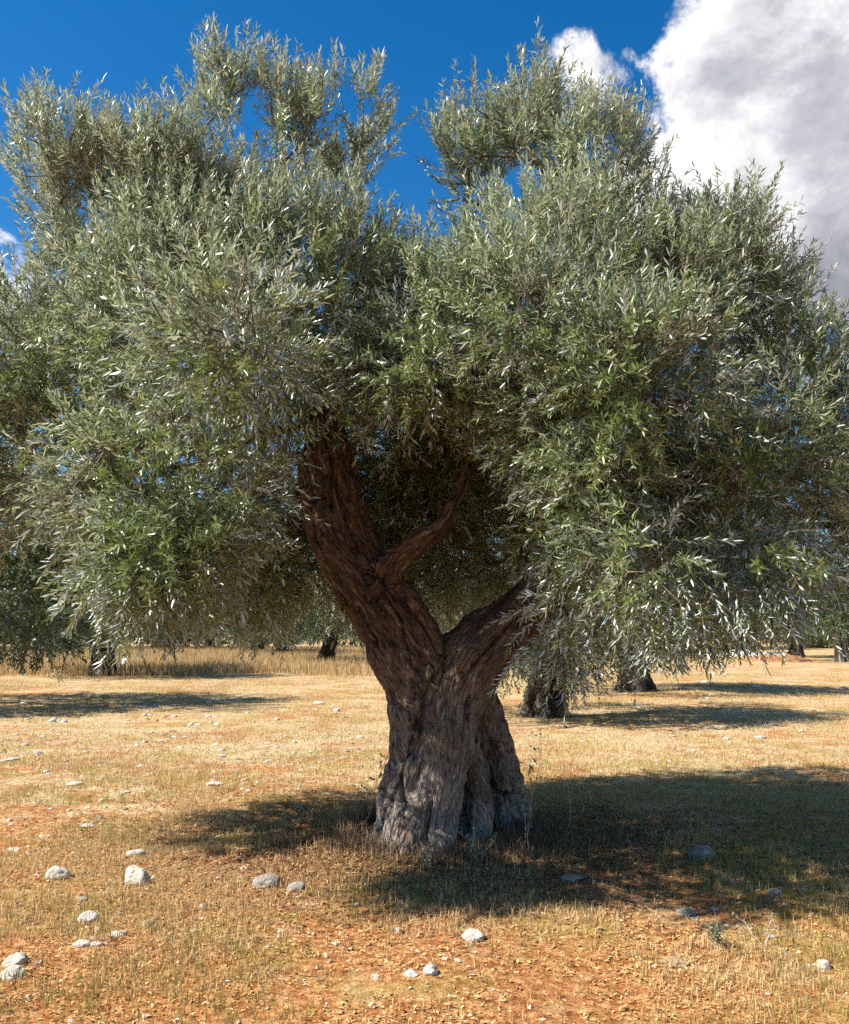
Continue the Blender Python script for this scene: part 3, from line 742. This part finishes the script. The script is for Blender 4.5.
weed(476, 868, 6.45, .22, 'small pale dry weed at the front foot of the trunk', 3, True, .07, 4, .02)
weed(703, 938, 4.85, .14, 'pale dry weed on the front edge of the right shade', 4, True, .06, 5, .02)
weed(748, 937, 4.9, .13, 'branched dry weed right of the other pale one on the shade edge', 3, False, .09, 6)
weed(428, 876, 6.35, .16, 'dry sprig in front of the middle of the trunk foot', 3, True, .08, 7, .02)
weed(853, 715, 18, .3, 'small dark weed alone in the right middle field', 2, True, .05, 8, .03)

# ------------------------------------------------------------------ sun, sky
SUN_EL, SUN_AZ = math.radians(45), math.radians(-11)      # azimuth: from the left, a little from the camera's side
sdir = Vector((-math.cos(SUN_EL)*math.cos(SUN_AZ), math.cos(SUN_EL)*math.sin(SUN_AZ), math.sin(SUN_EL)))
sl = bpy.data.lights.new('sun', 'SUN'); sl.energy = 5.0; sl.angle = math.radians(.55); sl.color = (1, .95, .86)
so = bpy.data.objects.new('sun', sl); COL.objects.link(so); so.location = sdir*50
so.rotation_euler = sdir.to_track_quat('Z', 'Y').to_euler()
w = bpy.data.worlds.new('World'); scene.world = w; w.use_nodes = True
nt = w.node_tree; nt.nodes.clear()
sky = N(nt, 'ShaderNodeTexSky', sky_type='NISHITA'); sky.sun_disc = False
sky.sun_elevation = SUN_EL; sky.sun_rotation = math.atan2(sdir.x, sdir.y)
sky.air_density = 1.0; sky.dust_density = .3; sky.ozone_density = 3.0; sky.altitude = 200
tc = N(nt, 'ShaderNodeTexCoord'); Gv = tc.outputs['Generated']
hs = N(nt, 'ShaderNodeHueSaturation', Hue=.500, Saturation=1.40, Value=1.12); nt.links.new(sky.outputs[0], hs.inputs['Color'])
def dirv(px, py):
    p = at(px, py, 10.) - np.array([0, 0, CAM_H]); return unit(p)
def disc(px, py, a0, a1):
    """1 at the middle of a cloud, 0 past its rim (angles in degrees)"""
    v = N(nt, 'ShaderNodeVectorMath', operation='DOT_PRODUCT'); nt.links.new(Gv, v.inputs[0]); v.inputs[1].default_value = tuple(dirv(px, py))
    m = N(nt, 'ShaderNodeMapRange', interpolation_type='SMOOTHSTEP'); nt.links.new(v.outputs['Value'], m.inputs[0])
    m.inputs[1].default_value = math.cos(math.radians(a1)); m.inputs[2].default_value = math.cos(math.radians(a0)); return m.outputs[0]
mask = disc(880, 150, 3, 17)
mask = math_(nt, 'MAXIMUM', mask, math_(nt, 'MULTIPLY', disc(585, 95, 0, 5), .50))
mask = math_(nt, 'MAXIMUM', mask, math_(nt, 'MULTIPLY', disc(700, 225, 0, 8), .85))
mask = math_(nt, 'MAXIMUM', mask, math_(nt, 'MULTIPLY', disc(5, 300, 0, 6), .52))
mask = math_(nt, 'MAXIMUM', mask, math_(nt, 'MULTIPLY', disc(1500, 100, 5, 35), .8))
cn = noise_(nt, Gv, 8.0, 12, .64, .3); cn2 = noise_(nt, Gv, 3.4, 6, .55, .2)
den = math_(nt, 'ADD', math_(nt, 'MULTIPLY', mask, .74), math_(nt, 'MULTIPLY', math_(nt, 'MULTIPLY', math_(nt, 'SUBTRACT', cn, .5), 2.0), math_(nt, 'MULTIPLY', mask, 3.0, clamp=True)))
cov = ramp(nt, den, [(.32, (0,)*3), (.54, (1,)*3)], 'EASE')
# cloud light: brighter where the thickness falls off towards the sun, greyer where thick
off = N(nt, 'ShaderNodeVectorMath', operation='ADD'); nt.links.new(Gv, off.inputs[0]); off.inputs[1].default_value = tuple(sdir*.05)
cn3 = noise_(nt, off.outputs[0], 8.0, 12, .64, .3)
lit = math_(nt, 'ADD', math_(nt, 'MULTIPLY', math_(nt, 'SUBTRACT', cn, cn3), 1.6), math_(nt, 'SUBTRACT', .86, math_(nt, 'MULTIPLY', den, .42)))
lit = math_(nt, 'SUBTRACT', lit, math_(nt, 'MULTIPLY', disc(900, 310, 0, 9), .32))
lit = math_(nt, 'ADD', lit, math_(nt, 'MULTIPLY', disc(690, 210, 0, 7), .22))
cc = ramp(nt, lit, [(.20, (2.5, 2.55, 3.0)), (.5, (4.5, 4.55, 4.9)), (.85, (9, 8.9, 8.9))])
fin = mix(nt, cov, hs.outputs[0], cc)
bg = N(nt, 'ShaderNodeBackground', Strength=.065); nt.links.new(fin, bg.inputs[0])
nt.links.new(bg.outputs[0], N(nt, 'ShaderNodeOutputWorld').inputs[0])

vs = scene.view_settings; vs.view_transform = 'Standard'; vs.look = 'None'; vs.exposure = 1.12; vs.gamma = 1.0; vs.use_curve_mapping = False
scene.cycles.max_bounces = 6; scene.cycles.transparent_max_bounces = 4; scene.cycles.use_denoising = False
